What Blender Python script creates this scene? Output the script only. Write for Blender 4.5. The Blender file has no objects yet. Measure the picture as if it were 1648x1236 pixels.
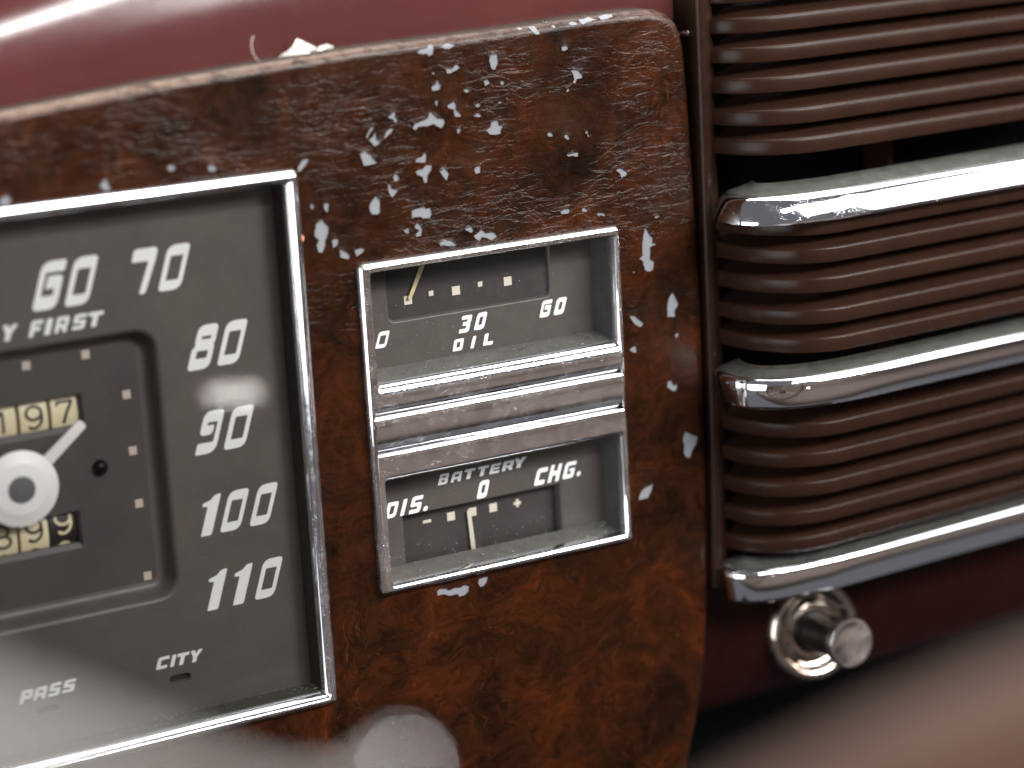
import bpy, bmesh, math, random
from mathutils import Vector, Matrix
from mathutils.geometry import delaunay_2d_cdt, tessellate_polygon
random.seed(7)
C = bpy.context.scene.collection
SC = bpy.context.scene
MM = 0.001            # everything below is written in millimetres
R = math.radians

# ------------------------------------------------------------------ camera
cd = bpy.data.cameras.new('camera'); cam = bpy.data.objects.new('camera', cd); C.objects.link(cam)
cd.sensor_width = 36.0; cd.lens = 82.51
cd.clip_start = 0.01; cd.clip_end = 50
cam.location = (-0.24052, -0.54225, 0.20397)
cam.rotation_euler = (1.3262, 0.0543, -0.4942)
cd.dof.use_dof = True; cd.dof.focus_distance = 0.628; cd.dof.aperture_fstop = 5.2
SC.camera = cam

# ------------------------------------------------------------------ light
SC.view_settings.view_transform = 'Standard'; SC.view_settings.look = 'None'
SC.view_settings.exposure = 0.28; SC.view_settings.gamma = 1
W = bpy.data.worlds.new('World'); SC.world = W; W.use_nodes = True
bg = W.node_tree.nodes['Background']
bg.inputs[0].default_value = (0.30, 0.30, 0.33, 1); bg.inputs[1].default_value = 0.42
def area(name, loc, aim, sx, sy, watts, col=(1, 1, 1)):
    l = bpy.data.lights.new(name, 'AREA'); l.shape = 'RECTANGLE'; l.size = sx; l.size_y = sy
    l.energy = watts; l.color = col
    o = bpy.data.objects.new(name, l); C.objects.link(o)
    o.location = loc
    o.rotation_euler = (Vector(aim) - Vector(loc)).to_track_quat('-Z', 'Y').to_euler()
    return o
area('overhead_light', (0.30, 0.20, 0.95), (0.05, 0, 0.05), 1.3, 0.7, 26, (1, 0.985, 0.97))
area('driver_door_light', (-1.05, -0.50, 0.12), (0, 0, 0.05), 0.9, 0.75, 11, (0.96, 0.98, 1))
area('passenger_door_light', (1.20, -0.62, 0.62), (0.0, 0, 0.05), 0.8, 0.55, 8, (1, 0.985, 0.97))
area('quarter_window_light', (0.80, -1.10, 0.84), (0.0, 0, 0.05), 0.85, 0.38, 34, (1, 0.985, 0.97))
area('rear_window_light', (0.30, -1.25, 1.05), (0, 0, 0.1), 0.70, 0.14, 14, (1, 0.99, 0.97))
area('glass_patch_light', (0.170, -0.545, -0.082), (-0.035, 0.0036, 0.061), 0.026, 0.007, 0.015, (1, 0.96, 0.92))  # small light added only to make the bright patch in the speedometer glass

SC.cycles.max_bounces = 8; SC.cycles.glossy_bounces = 5; SC.cycles.diffuse_bounces = 3
SC.cycles.sample_clamp_indirect = 8

# ------------------------------------------------------------------ object helpers
BASE = [Vector((0, 0, 0))]
def thing(name, label, cat, loc, group=None):
    o = bpy.data.objects.new(name, None); C.objects.link(o)
    o.location = Vector(loc) * MM; o['label'] = label; o['category'] = cat
    o.empty_display_size = 0.02
    if group: o['group'] = group
    BASE[0] = Vector(loc)
    return o
def mesh(name, verts, faces, m, parent=None, smooth=True, angle=35, label=None, normals=True):
    me = bpy.data.meshes.new(name)
    b = BASE[0] if parent is not None else Vector((0, 0, 0))
    me.from_pydata([tuple((Vector(v) - b) * MM) for v in verts], [], faces)
    if normals:
        bm = bmesh.new(); bm.from_mesh(me); bmesh.ops.recalc_face_normals(bm, faces=bm.faces); bm.to_mesh(me); bm.free()
    me.update()
    if smooth:
        me.polygons.foreach_set('use_smooth', [True] * len(me.polygons))
        me.set_sharp_from_angle(angle=R(angle))
    me.materials.append(m)
    o = bpy.data.objects.new(name, me); C.objects.link(o)
    if parent is not None: o.parent = parent
    if label: o['label'] = label
    return o
def tag(o, label=None, cat=None, kind=None, group=None):
    if label: o['label'] = label
    if cat: o['category'] = cat
    if kind: o['kind'] = kind
    if group: o['group'] = group
    return o
class Geo:
    def __init__(s): s.v = []; s.f = []
    def add(s, v, f):
        n = len(s.v); s.v += [tuple(p) for p in v]; s.f += [tuple(i + n for i in q) for q in f]
    def loft(s, loops, cap0=False, cap1=False, closed=True):
        k = len(loops[0]); v = [p for l in loops for p in l]; f = []
        for a in range(len(loops) - 1):
            for i in range(k if closed else k - 1):
                j = (i + 1) % k
                f.append((a * k + i, a * k + j, (a + 1) * k + j, (a + 1) * k + i))
        if cap0: f.append(tuple(range(k)))
        if cap1: f.append(tuple((len(loops) - 1) * k + i for i in range(k)))
        s.add(v, f)
    def box(s, x0, x1, y0, y1, z0, z1, b=0.0):
        l = []
        for y, d in ((y1, 0), (y0 + b, 0), (y0, b)) if b else ((y1, 0), (y0, 0)):
            l.append([(x0 + d, y, z0 + d), (x1 - d, y, z0 + d), (x1 - d, y, z1 - d), (x0 + d, y, z1 - d)])
        s.loft(l, True, True)
    def make(s, name, m, parent=None, **k): return mesh(name, s.v, s.f, m, parent, **k)
def rrect(x0, x1, z0, z1, r, y, n=5):
    r = max(r, 1e-3); o = []
    for cx, cz, a0 in ((x1 - r, z1 - r, 0), (x0 + r, z1 - r, 90), (x0 + r, z0 + r, 180), (x1 - r, z0 + r, 270)):
        for i in range(n + 1):
            a = R(a0 + 90 * i / n); o.append((cx + r * math.cos(a), y, cz + r * math.sin(a)))
    return o
def lathe(g, org, axis, prof, n=40, cap0=False, cap1=True):
    a = Vector(axis).normalized(); u = a.orthogonal().normalized(); w = a.cross(u); org = Vector(org)
    g.loft([[org + a * h + (u * math.cos(2 * math.pi * i / n) + w * math.sin(2 * math.pi * i / n)) * max(r, 1e-3) for i in range(n)] for r, h in prof], cap0, cap1)
def cdt_faces(outer, holes, extra=()):
    """triangles of `outer` minus `holes` (2D points); returns points, triangles"""
    pts = []; edges = []; faces = []
    for loop in [outer] + list(holes):
        n = len(pts); pts += [Vector(p[:2]) for p in loop]
        faces.append(list(range(n, n + len(loop))))
    pts += [Vector(p[:2]) for p in extra]
    v, e, f, ov, oe, of = delaunay_2d_cdt(pts, edges, faces, 0, 1e-5, True)
    keep = [tuple(t) for t, o in zip(f, of) if o == [0]]
    return v, keep, ov
def signed_area(l): return 0.5 * sum(l[i][0] * l[(i + 1) % len(l)][1] - l[(i + 1) % len(l)][0] * l[i][1] for i in range(len(l)))
def inset(loop, d):
    """offset a CCW loop inwards by d"""
    n = len(loop); out = []
    for i in range(n):
        a, b, c = Vector(loop[i - 1]), Vector(loop[i]), Vector(loop[(i + 1) % n])
        e1 = (b - a).normalized(); e2 = (c - b).normalized()
        n1 = Vector((-e1.y, e1.x)); n2 = Vector((-e2.y, e2.x)); m = (n1 + n2)
        if m.length < 1e-6: m = n1
        m.normalize(); out.append(b + m * (d / max(0.45, m.dot(n1))))
    return out

# ------------------------------------------------------------------ materials
class N:
    def __init__(s, name):
        s.m = bpy.data.materials.new(name); s.m.use_nodes = True
        s.t = s.m.node_tree; s.t.nodes.clear()
        s.out = s.add('ShaderNodeOutputMaterial')
        tc = s.add('ShaderNodeTexCoord'); mp = s.add('ShaderNodeMapping'); mp.inputs['Scale'].default_value = (1000, 1000, 1000)
        s.lk(tc.outputs['Object'], mp.inputs['Vector']); s.mm = mp.outputs['Vector']
    def add(s, t, **k):
        n = s.t.nodes.new(t)
        for a, b in k.items(): setattr(n, a, b)
        return n
    def lk(s, a, b): s.t.links.new(a, b)
    def val(s, sock, v):
        if hasattr(v, 'is_output') or isinstance(v, bpy.types.NodeSocket): s.lk(v, sock)
        else: sock.default_value = v
    def map(s, scale=(1, 1, 1), rot=(0, 0, 0), vec=None):
        mp = s.add('ShaderNodeMapping'); mp.inputs['Scale'].default_value = scale; mp.inputs['Rotation'].default_value = rot
        s.lk(vec or s.mm, mp.inputs['Vector']); return mp.outputs['Vector']
    def noise(s, scale, detail=3, rough=.5, dist=0, vec=None, out='Fac'):
        n = s.add('ShaderNodeTexNoise'); s.lk(vec or s.mm, n.inputs['Vector'])
        n.inputs['Scale'].default_value = scale; n.inputs['Detail'].default_value = detail
        n.inputs['Roughness'].default_value = rough; n.inputs['Distortion'].default_value = dist
        return n.outputs[out]
    def voro(s, scale, feature='F1', vec=None, out='Distance', rnd=1):
        n = s.add('ShaderNodeTexVoronoi', feature=feature); s.lk(vec or s.mm, n.inputs['Vector'])
        n.inputs['Scale'].default_value = scale; n.inputs['Randomness'].default_value = rnd
        return n.outputs[out]
    def ramp(s, fac, stops):
        n = s.add('ShaderNodeValToRGB'); e = n.color_ramp.elements
        while len(e) < len(stops): e.new(0.5)
        for el, (p, c) in zip(e, stops):
            el.position = p; el.color = (c, c, c, 1) if not hasattr(c, '__len__') else (*c, 1)
        s.lk(fac, n.inputs['Fac']); return n.outputs['Color']
    def mix(s, f, a, b, mode='MIX'):
        n = s.add('ShaderNodeMix', data_type='RGBA', blend_type=mode)
        s.val(n.inputs['Factor'], f)
        for k, v in (('A', a), ('B', b)):
            sock = [i for i in n.inputs if i.name == k and i.type == 'RGBA'][0]
            if isinstance(v, bpy.types.NodeSocket): s.lk(v, sock)
            else: sock.default_value = (*v, 1)
        return [o for o in n.outputs if o.type == 'RGBA'][0]
    def math(s, op, a, b=0.0, c=None, clamp=False):
        n = s.add('ShaderNodeMath', operation=op, use_clamp=clamp)
        s.val(n.inputs[0], a); s.val(n.inputs[1], b)
        if c is not None: s.val(n.inputs[2], c)
        return n.outputs[0]
    def bump(s, h, dist, strength=1.0, nrm=None):
        n = s.add('ShaderNodeBump'); s.val(n.inputs['Height'], h)
        n.inputs['Distance'].default_value = dist * MM; s.val(n.inputs['Strength'], strength)
        if nrm is not None: s.lk(nrm, n.inputs['Normal'])
        return n.outputs[0]
    def bsdf(s, color, rough, metal=0.0, nrm=None, coat=0.0, coat_rough=0.1, spec=0.5, link=True):
        b = s.add('ShaderNodeBsdfPrincipled')
        if isinstance(color, bpy.types.NodeSocket): s.lk(color, b.inputs['Base Color'])
        else: b.inputs['Base Color'].default_value = (*color, 1)
        s.val(b.inputs['Roughness'], rough); s.val(b.inputs['Metallic'], metal)
        b.inputs['Coat Weight'].default_value = coat; b.inputs['Coat Roughness'].default_value = coat_rough
        b.inputs['Specular IOR Level'].default_value = spec
        if nrm is not None: s.lk(nrm, b.inputs['Normal'])
        if link: s.lk(b.outputs[0], s.out.inputs['Surface'])
        return b.outputs[0]
    def sep(s, axis, vec=None):
        n = s.add('ShaderNodeSeparateXYZ'); s.lk(vec or s.mm, n.inputs[0]); return n.outputs[axis]
    def upface(s, a, b, hi=1.0):
        g = s.add('ShaderNodeNewGeometry'); return s.mapr(s.sep(2, g.outputs['True Normal']), a, b, 0.0, hi)
    def mapr(s, v, a, b, c=0.0, d=1.0):
        n = s.add('ShaderNodeMapRange'); s.lk(v, n.inputs[0])
        for i, x in enumerate((a, b, c, d)): n.inputs[i + 1].default_value = x
        return n.outputs[0]

def wood_paint():
    n = N('burl_grain_paint')
    warp = n.noise(.05, 3, .55, 0, out='Color')
    v = n.add('ShaderNodeVectorMath', operation='MULTIPLY_ADD')
    n.lk(warp, v.inputs[0]); v.inputs[1].default_value = (26, 0, 26); n.lk(n.mm, v.inputs[2]); wv = v.outputs[0]
    burl = n.noise(.055, 7, .62, .8, vec=wv)
    fine = n.noise(.9, 6, .7, .4, vec=n.map((.45, 1, 1.2), vec=wv))
    streak = n.noise(.5, 5, .65, 1.2, vec=n.map((1.6, 1, .12), (0, R(8), 0), vec=wv))
    grainx = n.noise(.55, 5, .7, .5, vec=n.map((.12, 1, 1.9), (0, R(-4), 0), vec=wv))
    h = n.math('ADD', n.math('MULTIPLY', burl, .62), n.math('MULTIPLY', fine, .2))
    h = n.math('ADD', h, n.math('MULTIPLY', streak, .14)); h = n.math('ADD', h, n.math('MULTIPLY', grainx, .1))
    col = n.ramp(h, [(.40, (.0048, .0019, .0008)), (.53, (.0185, .0050, .0014)), (.62, (.032, .0075, .0017)), (.69, (.058, .0125, .0024)), (.83, (.13, .029, .005))])
    st2 = n.noise(.62, 4, .6, 1.8, vec=n.map((1.9, 1, .16), (0, R(14), 0), vec=wv))
    stroke = n.math('MULTIPLY', n.ramp(st2, [(.55, 0.0), (.68, 1.0)]), n.ramp(n.noise(.045, 3, .6), [(.48, 0.0), (.64, .6)]))
    col = n.mix(stroke, col, (.082, .0185, .0034))
    dark = n.ramp(n.noise(.33, 5, .7, 1.0, vec=n.map((.5, 1, 1.4), vec=wv)), [(.33, .25), (.55, 1.0)])
    col = n.mix(.75, col, dark, 'MULTIPLY')
    dust = n.ramp(n.noise(.06, 4, .6), [(.45, 0.0), (.8, .35)])
    up = n.mapr(n.sep(2), -40, 120, .0, 1.0)
    col = n.mix(n.math('MULTIPLY', dust, up), col, (.030, .0145, .0085))
    spk = n.ramp(n.voro(.9), [(.05, 1.0), (.085, 0.0)])
    spk = n.math('MULTIPLY', spk, n.ramp(n.noise(.11, 2), [(.55, 0.0), (.68, .6)]))
    col = n.mix(spk, col, (.30, .26, .20))
    # relief: alligatored, lifted paint - long shallow ridges, stronger in the upper half
    wr = n.map((.24, 1, .90), (0, R(5), 0), vec=n.mm)
    r1 = n.ramp(n.noise(.46, 3, .55, 1.1, vec=wr), [(.34, 0.0), (.50, .55), (.56, .62), (.66, 1.0)])
    vcell = n.voro(.30, 'DISTANCE_TO_EDGE', vec=n.map((.42, 1, 1.0), (0, R(6), 0), vec=wv))
    crack = n.ramp(vcell, [(.0, 0.0), (.07, 1.0)])
    zone = n.noise(.028, 2, .5)
    zone = n.math('MULTIPLY', n.mapr(zone, .42, .60, .18, 1.0), n.mapr(n.sep(2), 20, 95, .06, 1.0))
    hh = n.math('ADD', r1, n.math('MULTIPLY', crack, .35))
    hh = n.math('MULTIPLY', hh, n.math('MULTIPLY', zone, n.mapr(n.sep(2), 138, 143, 1.0, .5)))
    b1 = n.bump(hh, .20)
    b2 = n.bump(n.noise(2.6, 4, .7, .4, vec=n.map((.5, 1, 1.3))), .03, nrm=b1)
    b3 = n.bump(n.noise(.35, 2), .10, nrm=b2)
    ro = n.mapr(n.noise(.3, 4, .6), .3, .7, .24, .38)
    lip_glint = n.math('MULTIPLY', n.upface(.22, .5), n.ramp(n.noise(.55, 5, .7, .5, vec=n.map((.5, 1, 1))), [(.36, 0.0), (.52, 1.0)]))  # highlight along the rolled top edge, painted into the colour, strongest at left
    lip_glint = n.math('MULTIPLY', lip_glint, n.mapr(n.sep(0), 60, -60, .25, 1.0))
    col = n.mix(lip_glint, col, (.15, .10, .075))
    ro = n.math('SUBTRACT', ro, n.math('MULTIPLY', lip_glint, .12))
    ud = n.upface(.84, .98, .9)
    col = n.mix(ud, col, n.ramp(n.noise(.5, 4, .6), [(.3, (.020, .013, .009)), (.7, (.048, .036, .028))]))
    ro = n.math('ADD', ro, n.math('MULTIPLY', ud, .5))
    n.bsdf(col, ro, 0, b3, spec=.13)
    return n.m
def chrome(name, tint=(.72, .72, .745), dirt=.62, rough=.085, bd=.10, dusty=0.0):
    n = N(name)
    cl = n.noise(.09, 4, .6); sp = n.voro(1.55)
    pit = n.math('MULTIPLY', n.ramp(sp, [(.06, 1.0), (.13, 0.0)]), n.ramp(cl, [(.46, 0.0), (.6, 1.0)]))
    pit2 = n.math('MULTIPLY', n.ramp(n.voro(3.4), [(.10, 1.0), (.2, 0.0)]), n.ramp(n.noise(.16, 3), [(.48, 0.0), (.62, .9)]))
    spots = n.math('MULTIPLY', n.math('MAXIMUM', pit, pit2), dirt)
    film = n.math('MULTIPLY', n.ramp(n.noise(.22, 6, .7, .6), [(.45, 0.0), (.8, .5)]), dirt)
    bp = n.bump(n.math('ADD', n.math('MULTIPLY', spots, -1.0), n.math('MULTIPLY', n.noise(.12, 2), .3)), bd)
    ro = n.math('ADD', n.math('MULTIPLY', n.noise(.5, 4, .65), rough * 1.1), n.math('MULTIPLY', film, .35))
    a = n.bsdf(tint, ro, 1.0, bp, link=False)
    d = n.bsdf((.36, .33, .30) if not dusty else (.062, .061, .054), .6, 0, link=False)
    fac = n.math('ADD', n.math('MULTIPLY', spots, .75), n.math('MULTIPLY', film, .5), clamp=True)
    if dusty: fac = n.math('MAXIMUM', fac, n.math('MULTIPLY', n.upface(.80, .95, dusty), n.ramp(n.noise(.25, 5, .65), [(.3, .6), (.65, 1.0)])))
    mx = n.add('ShaderNodeMixShader'); n.val(mx.inputs[0], fac)
    n.lk(a, mx.inputs[1]); n.lk(d, mx.inputs[2]); n.lk(mx.outputs[0], n.out.inputs['Surface'])
    return n.m
def painted(name, col, rough=.4, var=.25, speck=0.0, bump=.03, coat=0.0, coat_rough=.1, spec=.5, vscale=.08, speck_col=(.32, .30, .27), dusty=None):
    n = N(name)
    c2 = tuple(x * (1 - var) for x in col); c3 = tuple(min(1, x * (1 + var)) for x in col)
    c = n.ramp(n.noise(vscale, 5, .6, .3), [(.3, c2), (.7, c3)])
    if speck:
        k = n.ramp(n.voro(1.1), [(.045, 1.0), (.09, 0.0)])
        k2 = n.ramp(n.voro(2.7), [(.09, .7), (.17, 0.0)])
        k = n.math('MULTIPLY', n.math('MAXIMUM', k, k2), n.ramp(n.noise(.14, 3), [(.40, .05), (.68, 1.0)]))
        c = n.mix(n.math('MULTIPLY', k, speck), c, speck_col)
        g = n.noise(5.0, 3, .7); c = n.mix(.5, c, n.ramp(g, [(.3, .55), (.7, 1.0)]), 'MULTIPLY')
    if dusty:
        c = n.mix(n.math('MULTIPLY', n.upface(.55, .9), n.ramp(n.noise(.35, 5, .65), [(.25, .45), (.65, 1.0)])), c, dusty)
    b = n.bump(n.noise(3.0, 4, .65), bump)
    n.bsdf(c, n.mapr(n.noise(.4, 4, .6), .3, .7, rough * .85, rough * 1.15), 0, b, coat=coat, coat_rough=coat_rough, spec=spec)
    return n.m
def glass_mat():
    n = N('dial_glass')
    f = n.add('ShaderNodeFresnel'); f.inputs[0].default_value = 1.45
    t = n.add('ShaderNodeBsdfTransparent'); g = n.add('ShaderNodeBsdfGlossy'); g.inputs['Roughness'].default_value = .03
    sm = n.add('ShaderNodeMixShader'); n.lk(f.outputs[0], sm.inputs[0]); n.lk(t.outputs[0], sm.inputs[1]); n.lk(g.outputs[0], sm.inputs[2])
    n.lk(sm.outputs[0], n.out.inputs['Surface']); return n.m
M = dict(
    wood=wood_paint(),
    primer=painted('grey_primer', (.150, .157, .170), .6, .10, 0, .05),
    chrome=chrome('chrome'), bar=chrome('grille_chrome', (.76, .76, .78), .28, .075, .05, .7),
    knob=chrome('brown_tint_chrome', (.46, .385, .33), .5, .10),  # brown tint in the metal stands for the tan wheel's reflection
    dust=painted('dust_lint', (.42, .40, .37), .9, .1),
    face=painted('dial_face_grey', (.098, .086, .078), .42, .12, .8, .05, spec=.45),
    gface=painted('gauge_face_grey', (.052, .0455, .041), .42, .12, .8, .05, spec=.35),  # dial face grey darkened in colour to offset brighter light on the gauges
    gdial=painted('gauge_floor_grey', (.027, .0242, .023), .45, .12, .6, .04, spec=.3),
    gwhite=painted('gauge_print', (.55, .55, .545), .5, .05, 0, .01),  # white print dimmed in colour to offset the same brighter light
    dial=painted('dial_floor_grey', (.068, .061, .059), .45, .12, .5, .04, spec=.4),
    wall=painted('recess_wall_grey', (.029, .0285, .027), .5, .25, .9, .10, spec=.4, vscale=.2, dusty=(.075, .070, .063)),
    white=painted('white_print', (.78, .79, .78), .5, .04, 0, .01),
    cream=painted('cream_print', (.36, .325, .27), .5, .06, 0, .01),
    mark=painted('beige_mark', (.50, .42, .36), .5, .06, 0, .01),
    drum=painted('ivory_drum', (.66, .58, .38), .4, .10, 0, .02),
    black=painted('black_print', (.010, .009, .009), .45, .1, 0, .01),
    needle=painted('white_needle', (.80, .79, .77), .4, .04, 0, .01),
    tan=painted('tan_needle', (.32, .255, .14), .45, .08, 0, .02),
    hub=painted('grey_hub', (.11, .11, .118), .4, .1, 0, .02),
    slat=painted('brown_grille_paint', (.0215, .0098, .0062), .25, .16, .12, .03, spec=.11, speck_col=(.10, .07, .06)),
    maroon=painted('maroon_paint', (.062, .0165, .0155), .14, .12, .12, .010, spec=.5, vscale=.03, speck_col=(.20, .13, .12)),
    darkmaroon=painted('dark_maroon_paint', (.0085, .0018, .0014), .3, .2, 0, .02, spec=.12),
    void=painted('black_void', (.004, .004, .004), .9, .1, 0, .01, spec=.1),  # flat black standing in for shade behind and under the dash
    shaft=painted('black_shaft', (.004, .0035, .0035), .35, .1, 0, .02, spec=.2),
    paper=painted('white_paper', (.74, .72, .68), .8, .08, 0, .2),
    copper=painted('copper_spot', (.55, .25, .13), .4, .1, 0, .02),
    rim=painted('tan_wheel_plastic', (.060, .032, .022), .6, .08, 0, .02, spec=.12),
    lever=painted('pale_lever_enamel', (.20, .193, .186), .5, .04, 0, .01, spec=.3),
    seat=painted('brown_upholstery', (.058, .039, .030), .8, .15, 0, .5),
    glass=glass_mat(),
)

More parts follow.
